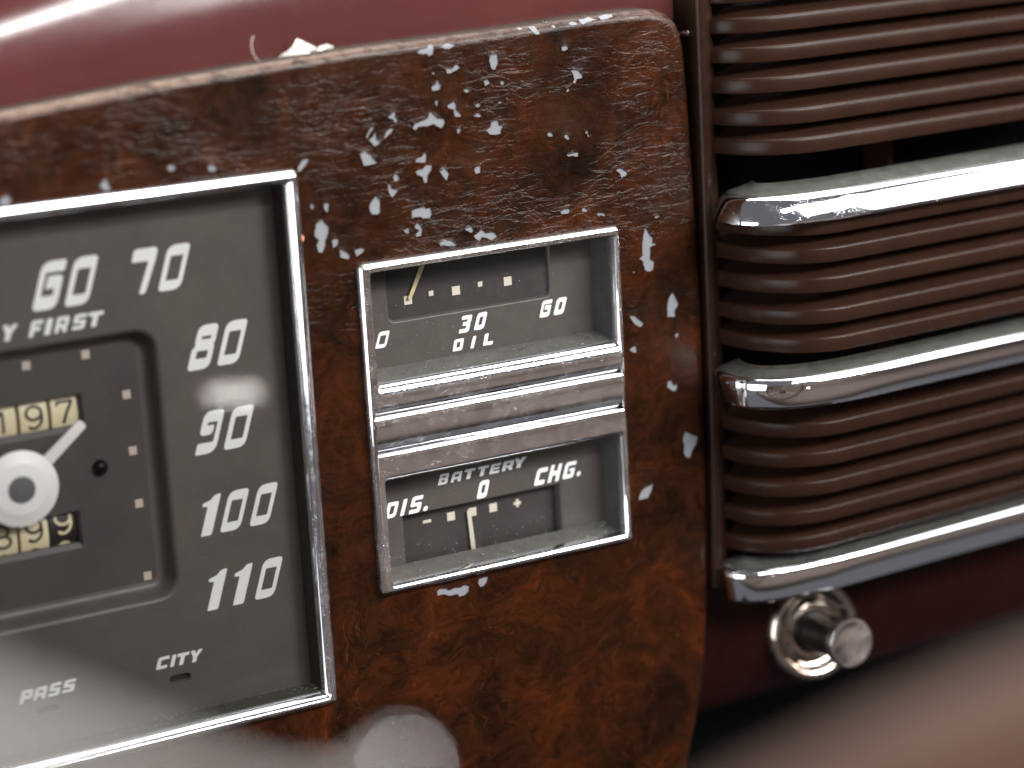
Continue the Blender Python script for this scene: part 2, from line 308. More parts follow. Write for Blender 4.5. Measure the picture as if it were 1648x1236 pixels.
# traced outlines of the bare-primer flakes on the panel face (x, z in mm)
CHIPS = [[[21.5,142.1],[22.4,142.8],[24.5,143.0],[25.1,143.8],[26.1,143.6],[26.2,142.7],[25.8,141.3],[24.7,141.0],[24.2,141.7],[22.7,141.7]],[[28.3,143.0],[30.4,143.7],[32.3,143.0],[31.4,142.5],[30.5,142.2],[29.5,142.4]],[[29.4,136.9],[30.0,137.5],[31.4,137.1],[32.0,137.9],[32.9,138.2],[33.8,137.1],[32.4,136.5],[30.6,135.9],[29.6,136.0]],[[42.5,139.6],[44.8,139.5],[45.0,137.9],[44.0,135.6],[43.0,135.6],[42.5,136.3],[42.2,138.2]],[[25.2,136.8],[26.1,136.8],[26.4,136.2],[25.6,136.0]],[[24.9,133.2],[26.4,133.7],[26.5,134.7],[27.2,134.5],[27.3,133.7],[27.9,133.2],[27.3,132.0],[25.1,131.9]],[[34.1,131.3],[35.1,131.6],[36.0,131.1],[35.7,130.5],[34.5,130.5]],[[40.1,133.2],[41.5,133.2],[42.3,132.3],[41.5,131.9],[40.4,131.6]],[[45.0,132.5],[46.4,132.3],[46.1,131.4],[45.2,131.4]],[[25.6,129.2],[26.7,129.5],[26.6,127.9],[25.9,128.0]],[[29.1,127.8],[30.4,128.2],[31.4,128.8],[32.0,127.6],[31.7,126.5],[32.4,126.0],[33.4,124.6],[32.3,124.4],[31.1,124.7],[30.9,126.6],[29.5,127.0]],[[37.2,127.0],[38.5,127.5],[39.2,126.8],[38.4,126.3],[37.4,126.5]],[[43.8,127.0],[44.9,127.2],[45.6,126.8],[44.7,126.5]],[[46.4,127.8],[47.0,128.1],[47.4,127.6],[46.7,127.4]],[[36.3,124.2],[37.4,124.5],[38.2,124.9],[39.1,124.2],[38.6,123.6],[37.4,123.9]],[[18.9,123.3],[19.5,124.0],[21.8,124.7],[23.2,125.0],[24.0,126.6],[24.7,126.6],[26.4,124.9],[28.2,124.3],[28.3,123.3],[27.2,121.9],[26.2,122.5],[24.9,123.4],[23.1,123.0],[20.6,123.2],[19.9,122.4],[19.1,122.6]],[[31.5,121.4],[32.5,121.6],[32.9,121.2],[32.4,120.2],[31.6,120.2]],[[39.8,120.1],[41.3,120.7],[41.7,122.1],[43.9,122.4],[44.2,121.0],[45.4,120.8],[44.6,119.7],[44.6,118.6],[42.9,118.5],[41.0,118.9],[40.5,119.7]],[[11.9,126.7],[13.2,127.2],[13.9,127.9],[14.4,127.7],[14.3,126.6],[15.0,125.6],[14.1,124.7],[13.4,125.9]],[[5.5,122.2],[6.2,123.5],[7.5,124.7],[8.2,124.5],[6.7,122.9],[6.0,121.6]],[[6.3,121.4],[7.5,122.1],[8.1,123.4],[8.4,123.2],[8.7,121.6],[9.9,120.4],[7.8,119.5],[7.0,120.6]],[[10.4,121.4],[11.3,122.9],[12.6,123.8],[13.6,123.5],[12.5,122.3],[11.0,121.3]],[[3.6,118.3],[5.3,118.7],[6.8,117.6],[8.2,115.5],[7.7,115.1],[5.0,114.9],[4.3,115.1]],[[18.8,114.2],[20.0,115.4],[20.9,115.3],[22.0,116.6],[22.4,115.6],[22.1,113.6]],[[18.8,111.6],[19.9,112.2],[21.1,112.2],[22.2,113.3],[23.9,112.8],[23.6,111.7],[22.6,110.6],[22.2,108.4],[21.1,108.5],[20.8,110.0],[19.4,110.7]],[[25.4,111.3],[26.8,111.2],[27.6,111.7],[28.6,110.1],[27.8,108.1],[26.8,109.2],[26.1,110.4]],[[35.8,110.1],[36.5,110.8],[38.0,111.2],[37.9,109.2],[36.4,108.9]],[[12.4,111.0],[13.3,112.3],[14.3,110.6],[13.7,109.9],[12.6,109.8]],[[10.8,109.6],[11.6,109.5],[11.9,108.2],[13.7,107.6],[12.7,106.5],[11.8,105.7],[11.0,106.9],[10.8,108.4]],[[5.2,104.8],[5.9,105.6],[7.3,107.0],[8.4,105.7],[8.3,102.7],[7.5,102.0],[5.8,102.2],[5.1,103.1]],[[17.0,101.7],[18.4,102.1],[21.0,102.3],[21.2,101.7],[22.6,101.9],[23.0,100.2],[22.2,99.1],[20.2,99.2],[19.5,99.8],[17.9,99.9],[17.0,99.6]],[[-7.6,106.3],[-6.8,107.1],[-6.0,106.6],[-6.2,104.5],[-7.0,104.4],[-7.5,105.4]],[[-11.2,106.8],[-10.5,107.2],[-10.0,106.3],[-10.5,105.5],[-11.1,105.9]],[[-10.6,99.9],[-10.0,101.9],[-8.1,102.7],[-7.4,101.5],[-6.5,100.7],[-6.8,98.8],[-7.6,97.3],[-7.7,96.0],[-8.8,94.1],[-9.9,94.5],[-10.4,96.2],[-9.6,97.6],[-10.6,98.6]],[[-6.1,96.8],[-5.1,97.5],[-4.0,97.0],[-4.3,95.7],[-5.9,94.9]],[[-4.1,94.4],[-3.4,94.5],[-1.3,92.6],[-1.3,91.5],[-2.9,91.8],[-4.0,92.4]],[[-0.0,93.7],[1.1,93.8],[2.1,94.1],[3.2,93.5],[2.2,92.5],[0.6,91.8]],[[14.1,96.9],[16.1,97.4],[16.1,95.6],[15.1,96.0]],[[17.6,97.7],[18.6,98.3],[19.5,97.6],[19.9,96.5],[19.6,94.8],[17.7,94.7],[18.0,95.7],[18.8,96.3],[17.7,97.0]],[[24.5,92.5],[26.5,92.9],[28.1,92.4],[29.8,90.7],[27.6,90.9],[25.6,91.4],[24.6,91.2]],[[32.1,95.2],[34.3,95.2],[34.8,94.1],[34.0,93.5],[33.0,94.2],[32.3,94.5]],[[34.6,92.7],[36.0,93.4],[37.0,94.2],[38.4,93.0],[40.6,93.0],[41.8,91.5],[39.9,90.7],[38.5,91.6],[37.1,92.0],[36.4,91.0],[35.1,91.9]],[[-14.0,115.6],[-13.7,117.1],[-12.0,118.7],[-10.4,118.5],[-11.4,117.2],[-13.0,115.8]],[[51.3,145.6],[52.4,145.7],[52.8,145.2],[51.8,145.0]],[[54.6,145.6],[56.6,145.6],[56.9,144.6],[57.6,143.5],[56.3,143.5],[55.5,144.3]],[[66.5,145.4],[67.7,145.8],[69.1,145.4],[68.9,144.9],[67.2,144.9]],[[69.9,146.1],[71.4,146.1],[73.1,146.5],[75.3,145.6],[73.2,145.4],[71.8,145.2],[70.8,144.8],[70.2,145.2]],[[76.1,146.3],[77.8,146.6],[80.3,146.6],[80.3,145.9],[78.5,145.6],[76.4,145.5]],[[63.8,139.5],[65.0,139.9],[65.7,139.7],[66.2,138.9],[64.9,138.4],[63.9,138.5]],[[66.3,133.0],[67.5,133.3],[68.8,133.0],[70.0,131.7],[70.0,130.7],[68.2,130.6],[67.9,129.5],[66.7,129.7],[67.2,130.7],[67.0,131.9]],[[64.5,127.3],[65.0,128.3],[65.5,128.8],[66.1,127.8]],[[61.2,145.2],[62.2,145.4],[62.5,144.9],[62.0,144.6]],[[59.4,146.6],[60.6,146.6],[61.1,146.4],[60.2,146.1]],[[58.2,117.0],[59.1,117.5],[59.9,117.1],[60.2,116.2],[58.6,116.2]],[[63.2,116.2],[64.4,116.4],[65.0,115.8],[65.2,114.7],[64.3,114.8],[63.5,115.3]],[[69.9,116.5],[70.7,116.6],[71.0,115.8],[71.3,115.1],[71.0,114.6],[70.5,115.0],[70.3,115.8],[69.8,115.8]],[[63.7,110.8],[64.4,111.0],[66.4,111.0],[66.9,111.2],[67.6,111.0],[67.5,109.8],[66.3,110.0],[65.7,110.3],[64.4,110.2]],[[78.9,104.8],[79.7,105.1],[80.5,105.2],[81.4,104.7],[82.6,103.8],[82.1,102.8],[81.1,102.7],[80.5,102.2],[80.3,103.5]],[[67.8,95.7],[68.7,95.9],[69.6,95.2],[69.6,94.6],[67.8,94.8]],[[61.1,95.9],[62.6,96.3],[64.1,96.1],[64.2,95.5],[63.5,94.8],[61.2,95.1]],[[72.3,93.5],[72.7,94.1],[74.9,93.5],[75.1,92.8],[74.5,92.6],[73.6,93.2],[72.9,92.8]],[[86.1,83.1],[86.6,85.7],[87.0,87.4],[87.8,87.7],[88.7,86.1],[89.8,84.8],[89.7,83.5],[91.1,82.6],[89.0,82.3],[88.7,79.1],[90.0,77.9],[89.5,75.8],[88.3,75.4],[86.6,76.2],[86.2,78.5],[85.0,79.5],[86.2,80.3]],[[93.3,61.8],[93.5,65.7],[94.3,67.4],[95.5,68.8],[96.2,67.3],[97.3,65.1],[96.1,63.5],[96.2,61.4]],[[81.1,64.0],[82.9,63.9],[84.7,62.2],[85.8,61.1],[84.7,60.2],[82.8,61.3],[81.6,62.9]],[[80.6,54.4],[82.2,55.3],[83.1,55.3],[83.1,53.3],[81.9,53.4]],[[92.2,42.1],[92.8,43.7],[94.0,43.5],[94.5,42.2],[96.0,41.8],[95.5,40.3],[93.9,40.5]],[[95.5,56.4],[96.8,56.9],[97.2,56.0],[95.9,55.3]],[[82.5,76.3],[83.7,76.3],[83.5,75.3]],[[90.4,90.5],[92.0,90.8],[92.5,90.4],[90.9,89.9]],[[97.6,27.9],[99.9,26.6],[101.7,25.8],[101.1,23.7],[99.7,22.0],[99.0,20.2],[97.8,20.4],[97.1,21.6],[97.3,23.5],[96.9,25.8]],[[81.5,10.7],[82.3,13.0],[83.7,14.1],[86.7,14.7],[86.1,12.8],[84.8,10.9]],[[17.1,-2.5],[18.2,-1.9],[20.1,-2.3],[20.9,-3.0],[22.7,-2.6],[24.7,-2.8],[25.6,-2.3],[27.1,-3.2],[26.8,-4.6],[25.4,-5.5],[23.8,-5.6],[23.3,-4.7],[21.4,-4.8],[19.2,-3.9],[17.2,-3.9]],[[29.6,-2.8],[30.0,-1.6],[31.4,-1.6],[32.9,-1.7],[32.5,-3.1],[31.3,-4.1],[30.4,-4.2]],[[-65.7,118.3],[-64.6,119.8],[-64.0,120.6],[-63.5,118.9],[-63.0,117.3],[-64.4,117.0]],[[-48.3,121.2],[-47.0,121.6],[-45.9,120.7],[-46.7,119.9],[-47.9,119.9]],[[-37.8,119.8],[-36.6,120.2],[-35.4,119.5],[-35.5,118.5],[-37.5,118.6]],[[-90.4,118.6],[-88.5,119.1],[-87.6,118.3],[-88.3,116.8],[-90.6,116.9]]]

# ------------------------------------------------------------------ setting
g = Geo(); g.box(100, 300, 24, 26, -62, 190); o = g.make('dark_backing', M['void'], smooth=False); tag(o, kind='structure')  # black sheet added behind the gap, its colour standing for plain shade
g = Geo(); g.box(-400, 500, 90, 94, -640, 120); g.box(-400, 500, -420, 89, -646, -640)
o = g.make('footwell_floor', M['void'], smooth=False); tag(o, kind='structure')  # footwell sheets in flat black: shade under the dash put into the colour

# seat and cushion added unseen behind the lens for brown reflections in the chrome
g = Geo()
g.loft([[(x, y, z) for y, z in ((-900, -520), (-560, -470), (-540, -400), (-600, -330), (-1050, -330), (-1130, -250), (-1230, 180), (-1290, 220), (-1360, 170), (-1400, -520))] for x in (-1100, 2600)], True, True)
o = g.make('reflected_seat', M['seat'], smooth=True, angle=60); tag(o, kind='structure')

# ------------------------------------------------------------------ lettering
GL = {
 '0': [[(0,0,.10),(1,0,.20),(1,1,.11),(0,1,.20)], [(.235,.225,.015),(.79,.225,.03),(.79,.755,.015),(.235,.755,.02)]],
 'o': [[(0,0,.12),(1,0,.22),(1,1,.16),(0,1,.24)], [(.34,.28,.03),(.68,.28,.05),(.68,.74,.03),(.34,.74,.05)]],
 '1': [[(.34,0,.03),(1,0,.05),(1,1,.05),(.62,.975,.08),(.42,.865,.08),(0,.81,.02),(0,.73,.03),(.34,.715,.02)]],
 '3': [[(0,0,.04),(1,0,.17),(1,.46,.06),(.9,.515,.03),(1,.57,.06),(1,1,.11),(0,1,.05),(0,.77,.03),(.62,.77,.02),(.62,.63,.02),(.22,.63,.03),(.22,.41,.03),(.62,.41,.02),(.62,.23,.02),(0,.23,.03)]],
 '6': [[(0,0,.11),(1,0,.20),(1,.69,.10),(.36,.69,.05),(.36,.43,.02),(.72,.43,.02),(.72,.285,.03),(.235,.285,.015),(.235,.765,.02),(1,.765,.03),(1,1,.06),(0,1,.21)]],
 '7': [[(.62,0,.05),(.88,0,.07),(1,.72,.10),(1,1,.12),(0,1,.08),(0,.71,.06),(.71,.71,.04)]],
 '8': [[(0,0,.10),(1,0,.19),(1,.49,.08),(.94,.55,.03),(1,.61,.06),(1,1,.13),(.08,1,.19),(.08,.61,.06),(.13,.55,.03),(0,.47,.09)], [(.26,.25,.02),(.76,.25,.03),(.76,.42,.02),(.26,.42,.02)], [(.34,.675,.015),(.76,.675,.015),(.76,.745,.015),(.34,.745,.015)]],
 '9': [[(0,0,.05),(1,0,.23),(1,1,.11),(0,1,.21),(0,.44,.12),(.64,.44,.11),(.64,.665,.04),(.28,.665,.015),(.28,.735,.015),(.77,.735,.02),(.77,.265,.03),(0,.265,.05)]],
 'A': [[(0,0,.04),(.30,0,.04),(.30,.26,.01),(.69,.26,.01),(.69,0,.04),(1,0,.04),(1,1,.16),(.12,1,.24),(0,.75,.08)], [(.30,.50,.02),(.69,.50,.02),(.69,.74,.03),(.30,.74,.06)]],
 'B': [[(0,0,.04),(1,0,.20),(1,.46,.07),(.92,.515,.03),(1,.57,.07),(1,1,.18),(0,1,.08)], [(.33,.23,.02),(.69,.23,.03),(.69,.40,.02),(.33,.40,.02)], [(.33,.62,.02),(.69,.62,.02),(.69,.78,.03),(.33,.78,.02)]],
 'C': [[(0,0,.12),(.95,0,.10),(.95,.27,.06),(.34,.27,.03),(.34,.73,.03),(1,.73,.04),(1,1,.07),(0,1,.24)]],
 'D': [[(0,0,.04),(1,0,.26),(1,1,.18),(0,1,.05)], [(.33,.25,.02),(.69,.25,.05),(.69,.75,.04),(.33,.75,.02)]],
 'E': [[(0,0,.08),(1,0,.05),(1,.25,.04),(.36,.25,.02),(.36,.39,.01),(.92,.39,.03),(.92,.61,.03),(.36,.61,.01),(.36,.75,.02),(1,.75,.04),(1,1,.04),(0,1,.12)]],
 'F': [[(0,0,.04),(.38,0,.04),(.38,.34,.01),(.88,.34,.04),(.88,.60,.03),(.38,.60,.01),(.38,.74,.01),(1,.74,.04),(1,1,.05),(0,1,.12)]],
 'G': [[(0,0,.11),(1,0,.16),(1,.58,.04),(.50,.58,.03),(.50,.41,.02),(.69,.41,.01),(.69,.24,.02),(.31,.24,.02),(.31,.76,.03),(1,.76,.04),(1,1,.07),(0,1,.22)]],
 'H': [[(0,0,.05),(.32,0,.05),(.32,.37,.01),(.68,.37,.01),(.68,0,.05),(1,0,.05),(1,1,.05),(.68,1,.05),(.68,.63,.01),(.32,.63,.01),(.32,1,.05),(0,1,.05)]],
 'I': [[(0,0,.05),(1,0,.05),(1,1,.06),(0,1,.06)]],
 'L': [[(0,0,.10),(1,0,.09),(1,.29,.09),(.40,.29,.06),(.40,1,.09),(0,1,.09)]],
 'P': [[(0,0,.05),(.35,0,.05),(.35,.29,.02),(1,.29,.16),(1,1,.16),(0,1,.12)], [(.35,.55,.02),(.68,.55,.03),(.68,.75,.03),(.35,.75,.02)]],
 'R': [[(0,0,.04),(.33,0,.04),(.33,.31,.01),(.52,.31,.01),(.68,0,.04),(1,0,.04),(.90,.36,.05),(1,.45,.08),(1,1,.15),(0,1,.10)], [(.33,.53,.02),(.68,.53,.03),(.68,.76,.03),(.33,.76,.02)]],
 'S': [[(0,0,.05),(1,0,.21),(1,.61,.12),(.35,.61,.03),(.35,.76,.03),(1,.76,.04),(1,1,.05),(0,1,.21),(0,.39,.12),(.65,.39,.03),(.65,.24,.03),(0,.24,.04)]],
 'T': [[(.32,0,.06),(.68,0,.06),(.68,.73,.01),(1,.73,.06),(1,1,.05),(0,1,.05),(0,.73,.06),(.32,.73,.01)]],
 'Y': [[(.33,0,.05),(.68,0,.05),(.68,.42,.03),(1,.96,.05),(.92,1,.02),(.66,1,.02),(.50,.70,.03),(.36,1,.03),(0,1,.04),(.33,.42,.04)]],
 '.': [[(0,0,.5),(1,0,.5),(1,1,.5),(0,1,.5)]],
}
def round_loop(pts, n=4):
    out = []; k = len(pts)
    for i in range(k):
        p = Vector(pts[i][:2]); r = pts[i][2]; a = Vector(pts[i - 1][:2]); b = Vector(pts[(i + 1) % k][:2])
        u, w = a - p, b - p; lu, lw = u.length, w.length; u.normalize(); w.normalize()
        ang = u.angle(w)
        t = min(r / max(math.tan(ang / 2), .2), lu * .49, lw * .49)
        if t < 1e-4: out.append(p); continue
        p0, p1 = p + u * t, p + w * t
        for j in range(n + 1):
            s = j / n; out.append(p0 * (1 - s) ** 2 + p * 2 * s * (1 - s) + p1 * s * s)
    return out
def glyph(geo, ch, x, z, w, h, y, shear=.34):
    loops = []
    for l in GL[ch]:
        q = round_loop([(a * w, b * h, r * h) for a, b, r in l])
        loops.append([Vector((x + p.x + shear * p.y, z + p.y, 0)) for p in q])
    flat = [p for l in loops for p in l]
    tris = tessellate_polygon(loops)
    geo.add([(p.x, y, p.y) for p in flat], tris)
def text(name, items, y, m, parent, label=None):
    g = Geo()
    for it in items: glyph(g, it[0], *it[1:5], y, *(it[5:] or ()))
    return g.make(name, m, parent, smooth=False, label=label)

# ------------------------------------------------------------------ burl-grain instrument panel
SIL = [(-150,-88),(92,-88),(96,-70),(99.5,-58),(102.2,-45),(104.0,-26),(104.9,-8),(105.4,25),(105.4,60),(104.6,95),(103.6,122),(102.9,136),(101.6,142.5),(98.6,145.9),(94,147.1),
       (84,147.2),(71,147.0),(50,146.1),(27,145.5),(2,145.0),(-21,143.7),(-53,141.8),(-76,139.9),(-90,138.6),(-150,132)]
def resample(l, step):
    out = []
    for i in range(len(l)):
        a, b = Vector(l[i]), Vector(l[(i + 1) % len(l)]); n = max(1, int((b - a).length / step))
        out += [a.lerp(b, j / n) for j in range(n)]
    return out
# smooth the silhouette a little, then build rings of the rolled edge
sil = resample(SIL, 3.0)
for _ in range(2): sil = [(sil[i - 1] + sil[i] * 2 + sil[(i + 1) % len(sil)]) / 4 for i in range(len(sil))]
PY = 2.5; RR = 3.0
def panel_y(d):
    """depth of the painted surface at inward distance d from the silhouette"""
    return PY if d >= RR else PY + RR - math.sqrt(max(0, RR * RR - (RR - d) ** 2))
front = inset(sil, RR)
CUTS = [[(-148,-25),(-16,-25),(-16,115),(-148,115)], [(1.5,1.5),(76.7,1.5),(76.7,88.5),(1.5,88.5)]]
def dist_to(loop, p):
    best = 1e9
    for i in range(len(loop)):
        a, b = loop[i - 1], loop[i]; ab = b - a; t = max(0, min(1, (p - a).dot(ab) / max(1e-9, ab.length_squared)))
        best = min(best, (a + ab * t - p).length)
    return best
def ragged(l):
    """subdivide a traced flake outline and give it a torn edge"""
    out = []
    for i in range(len(l)):
        a, b = Vector(l[i]), Vector(l[(i + 1) % len(l)]); n = max(1, int((b - a).length / .75))
        for j in range(n):
            p = a.lerp(b, j / n); k = .0 if j == 0 else .10
            out.append(p + Vector((random.uniform(-k, k), random.uniform(-k, k))))
    if signed_area(out) < 0: out.reverse()
    return out
panel = thing('instrument_panel', 'burl-grain painted metal dash panel, crazed and chipped down to grey primer', 'dashboard panel', (0, 2.5, 0))
flat_chips, lip_chips = [], []
for l in CHIPS:
    q = ragged(l)
    (flat_chips if min(dist_to(sil, p) for p in q) > RR + 1.6 else lip_chips).append(q)
ring_extra, curl = [], {}
v, f, ov = cdt_faces(front, CUTS + flat_chips, [p for q in flat_chips for p in inset(q, -.75)])
pos = [[p.x, PY, p.y] for p in v]
nfront = len(front) + 8
idx_of = {}
for i, src in enumerate(ov):
    for s_ in src: idx_of[s_] = i
k = len(front) + 8
g = Geo()
walls = []
for q in flat_chips:
    ids = [idx_of[k + j] for j in range(len(q))]; k += len(q)
    for j in ids: pos[j][1] = PY - random.uniform(.02, .26)
    walls.append(ids)
g.add(pos, f)
for ids in walls:
    top = [pos[j] for j in ids]
    g.loft([top, [(p[0], PY + .42, p[2]) for p in top]])
rings = [[(p.x, PY, p.y) for p in front]]
for a in range(15, 91, 15):
    d = RR * (1 - math.sin(R(a))); l = inset(sil, d) if d > 1e-4 else sil
    rings.append([(p.x, PY + RR * (1 - math.cos(R(a))), p.y) for p in l])
for d, y in ((0, 8.0), (.15, 11.5), (.6, 12.6), (3.0, 13.0)):
    rings.append([(p.x, y, p.y) for p in (inset(sil, d) if d else sil)])
g.loft(rings)
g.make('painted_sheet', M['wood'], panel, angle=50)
for q in flat_chips:
    l = inset(q, -.12); vv, ff, _ = cdt_faces(l, [])
    g = Geo(); g.add([(p.x, PY + .22, p.y) for p in vv], ff)
    g.loft([[(p.x, PY + .22, p.y) for p in l], [(p.x, PY + .40, p.y) for p in l]])
    g.make('paint_chip', M['primer'], panel, smooth=False)
for q in lip_chips:
    xs = [p.x for p in q]; zs = [p.y for p in q]; ex = []
    x = min(xs)
    while x < max(xs):
        z = min(zs)
        while z < max(zs): ex.append((x, z)); z += .45
        x += .6
    vv, ff, _ = cdt_faces(q, [], ex)
    inside = []
    g = Geo(); g.add([(p.x, panel_y(dist_to(sil, p)) - .10, p.y) for p in vv], ff)
    g.make('paint_chip', M['primer'], panel, smooth=True)
g = Geo(); lathe(g, (-14.9, 2.9, 98.6), (0, -1, 0), [(1.3, 0), (1.25, .5), (.9, .85), (.3, .98), (0, 1.0)], 16)
g.make('copper_rivet', M['copper'], panel)
g = Geo(); lathe(g, (105.6, 9, 138.6), (.3, -1, .1), [(1.0, 0), (1.0, 2.2), (.7, 2.8), (0, 3)], 14); g.box(103.2, 107.5, 9, 10.2, 137.8, 139.4, .2)
g.make('edge_clip', M['knob'], panel)

# ------------------------------------------------------------------ dash top above the panel
top = thing('dashboard_top', 'glossy maroon rolled dashboard top above the burl-grain panel', 'dashboard', (0, 11, 145))
g = Geo(); loops = []
for i in range(61):
    x = -170 + 274.5 * i / 60
    zt = 139.0 + 8.2 * (1 - max(0, (103 - max(x, -95)) / 198) ** 1.55)
    rr = 44 + max(0, x + 95) * .45
    prof = [(11.6, zt - 5), (11.3, zt - 2)]
    for a in range(0, 121, 5): prof.append((11.3 + rr * (1 - math.cos(R(a))), zt + rr * math.sin(R(a)) * 1.0))
    prof += [(140, zt + 34), (260, zt + 36)]
    loops.append([(x, y, z) for y, z in prof])
g.loft(loops, closed=False)
g.make('rolled_sheet', M['maroon'], top)
scrap = thing('paper_scrap', 'torn scrap of white paper stuck in the gap above the burl-grain panel', 'paper', (-9, 8, 145))
g = Geo()
out = [(-15.6,143.2),(-13.6,145.0),(-12.2,145.4),(-10.6,146.6),(-8.9,148.3),(-7.6,147.4),(-6.2,146.9),(-4.2,145.4),(-3.3,145.9),(-1.6,146.4),(.6,145.5),(.9,144.9),(-4.6,144.0),(-10,143.2)]
vv, ff, _ = cdt_faces([Vector(p) for p in (out if signed_area(out) > 0 else out[::-1])], [], [(-12,144.4),(-9.5,145.2),(-8.2,146.2),(-6.5,145.1),(-9.6,147),(-1.2,145.4),(-7.5,144.6)])
fr = [(p.x, 7.2 + .7 * math.sin(p.x * 1.9) + .6 * math.cos(p.y * 2.3 + p.x), p.y) for p in vv]
n = len(fr); g.add(fr + [(x, y + .35, z - .1) for x, y, z in fr], list(ff) + [tuple(i + n for i in t) for t in ff])
g.make('torn_sheet', M['paper'], scrap, smooth=False)
thread = thing('loose_thread', 'thin curled pale thread standing left of the white paper scrap', 'thread', (-20, 8, 145))
g = Geo(); ctr = [(-20.2, 7, 143.8), (-21.4, 6.5, 145.0), (-22.0, 6.2, 146.4), (-22.1, 6.4, 148.0), (-21.6, 6.8, 149.4), (-20.9, 7.2, 150.2)]
g.loft([[(x + .16 * math.cos(a), y + .16 * math.sin(a), z) for a in (0, 1.57, 3.14, 4.71)] for x, y, z in ctr], True, True)
g.make('fibre', M['cream'], thread)

# ------------------------------------------------------------------ speedometer
sp = thing('speedometer', 'large square speedometer with white numerals, odometer drums and white needle', 'speedometer', (-90, 2.5, 45))
g = Geo()
def ring(x0, x1, z0, z1, r, y): return rrect(x0, x1, z0, z1, r, y)
X0, X1, Z0, Z1 = -166.5, -14.4, -26.9, 116.7
g.loft([ring(X0 + d, X1 - d, Z0 + d, Z1 - d, max(.4, 1.7 - d * .4), y) for d, y in ((0, 2.6), (.02, 1.9), (.2, 1.3), (.55, .75), (1.0, .32), (1.5, .08), (1.9, 0), (2.15, .06), (2.4, .25), (2.9, .8), (3.4, 1.5), (3.55, 2.0), (3.6, 3.4))])
g.make('bezel', M['chrome'], sp, angle=50)
g = Geo(); g.loft([ring(X0+3.2, X1-3.2, Z0+3.2, Z1-3.2, .5, 3.3), ring(X0+3.7, X1-3.7, Z0+3.7, Z1-3.7, .5, 3.35), ring(X0+3.9, X1-3.9, Z0+3.9, Z1-3.9, .5, 10.2)])
g.make('recess_wall', M['wall'], sp)
FY = 10.0
rim = [Vector((p[0], p[2])) for p in rrect(-129, -52.0, 8.4, 80.6, 6.2, 0, 10)]
def slot(cx, cz, w, h): return [Vector((p[0], p[2])) for p in rrect(cx - w/2, cx + w/2, cz - h/2, cz + h/2, h * .48, 0, 6)]
slots = [slot(-54.65, -13.25, 5.9, 2.1), slot(-90.4, -13.4, 5.9, 2.1)]
oface = [Vector(p) for p in ((X0+3.8, Z0+3.8), (X1-3.8, Z0+3.8), (X1-3.8, Z1-3.8), (X0+3.8, Z1-3.8))]
vv, ff, _ = cdt_faces(oface, [rim] + slots)
g = Geo(); g.add([(p.x, FY, p.y) for p in vv], ff)
prof = [(0, 0), (.35, .08), (.75, .35), (1.1, .8), (1.5, 1.8), (1.9, 3.0), (2.3, 3.9), (2.9, 4.6), (3.6, 4.95), (4.6, 5.0)]
g.loft([[(p.x, FY + dy, p.y) for p in (inset(rim, d) if d else rim)] for d, dy in prof])
for s_ in slots: g.loft([[(p.x, FY, p.y) for p in s_], [(p.x, FY + 1.6, p.y) for p in s_]])
face = g.make('face_plate', M['face'], sp, angle=60)
for s_ in slots:
    g = Geo(); l = inset(s_, -.2); g.add([(p.x, FY + 1.5, p.y) for p in l], [tuple(range(len(l)))])
    g.make('indicator_slot', M['black'], face, smooth=False)
floor = inset(rim, 4.6); DY = FY + 5.0
win = [[Vector(p) for p in ((-112.4, 57.1), (-72.5, 57.1), (-72.5, 64.8), (-112.4, 64.8))], [Vector(p) for p in ((-105, 26.6), (-76.0, 26.6), (-76.0, 34.7), (-105, 34.7))]]
wout = [[Vector((l[0].x - .8, l[0].y - 1.3)), Vector((l[1].x + .8, l[1].y - 1.3)), Vector((l[2].x + .8, l[2].y + .5)), Vector((l[3].x - .8, l[3].y + .5))] for l in win]
vv, ff, _ = cdt_faces(floor, wout)
g = Geo(); g.add([(p.x, DY, p.y) for p in vv], ff)
for l, w_ in zip(win, wout): g.loft([[(p.x, DY, p.y) for p in w_], [(p.x, DY + .9, p.y) for p in l], [(p.x, DY + 2.4, p.y) for p in l]])
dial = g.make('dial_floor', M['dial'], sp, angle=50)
for x, z in ((-85.0, 74.5), (-69.7, 74.9), (-60.1, 62.95), (-59.85, 48.1), (-59.55, 34.0), (-59.15, 14.4), (-97.5, 74.3), (-111, 74.5)):
    g = Geo(); g.box(x - 1.05, x + 1.05, DY - .14, DY - .02, z - 1.1, z + 1.1, .05); g.make('scale_mark', M['mark'], dial, smooth=False)
g = Geo(); lathe(g, (-68.9, DY, 45.4), (0, -1, 0), [(2.0, 0), (1.95, .8), (1.6, 1.5), (.9, 1.9), (0, 2.0)], 24); g.make('stop_peg', M['shaft'], dial)
for lab, it in (('60', [('6', -83.6, 88.7, 6.2, 11.9), ('0', -75.4, 88.7, 6.1, 11.85)]), ('70', [('7', -60.0, 89.05, 6.4, 11.4), ('0', -51.05, 88.95, 6.0, 11.35)]),
                ('80', [('8', -45.3, 67.4, 6.0, 11.35), ('0', -37.2, 67.55, 5.85, 11.15)]), ('90', [('9', -45.2, 45.15, 5.55, 11.05), ('0', -37.4, 45.25, 5.95, 10.85)]),
                ('100', [('1', -47.1, 23.46, 4.5, 10.7), ('0', -40.3, 23.5, 5.6, 10.6), ('0', -32.1, 23.56, 5.5, 10.65)]), ('110', [('1', -47.2, 3.18, 4.55, 10.6), ('1', -40.05, 3.2, 4.55, 10.6), ('0', -32.4, 3.37, 5.5, 10.5)])):
    text('numeral', it, FY - .05, M['white'], face, 'white numeral ' + lab)
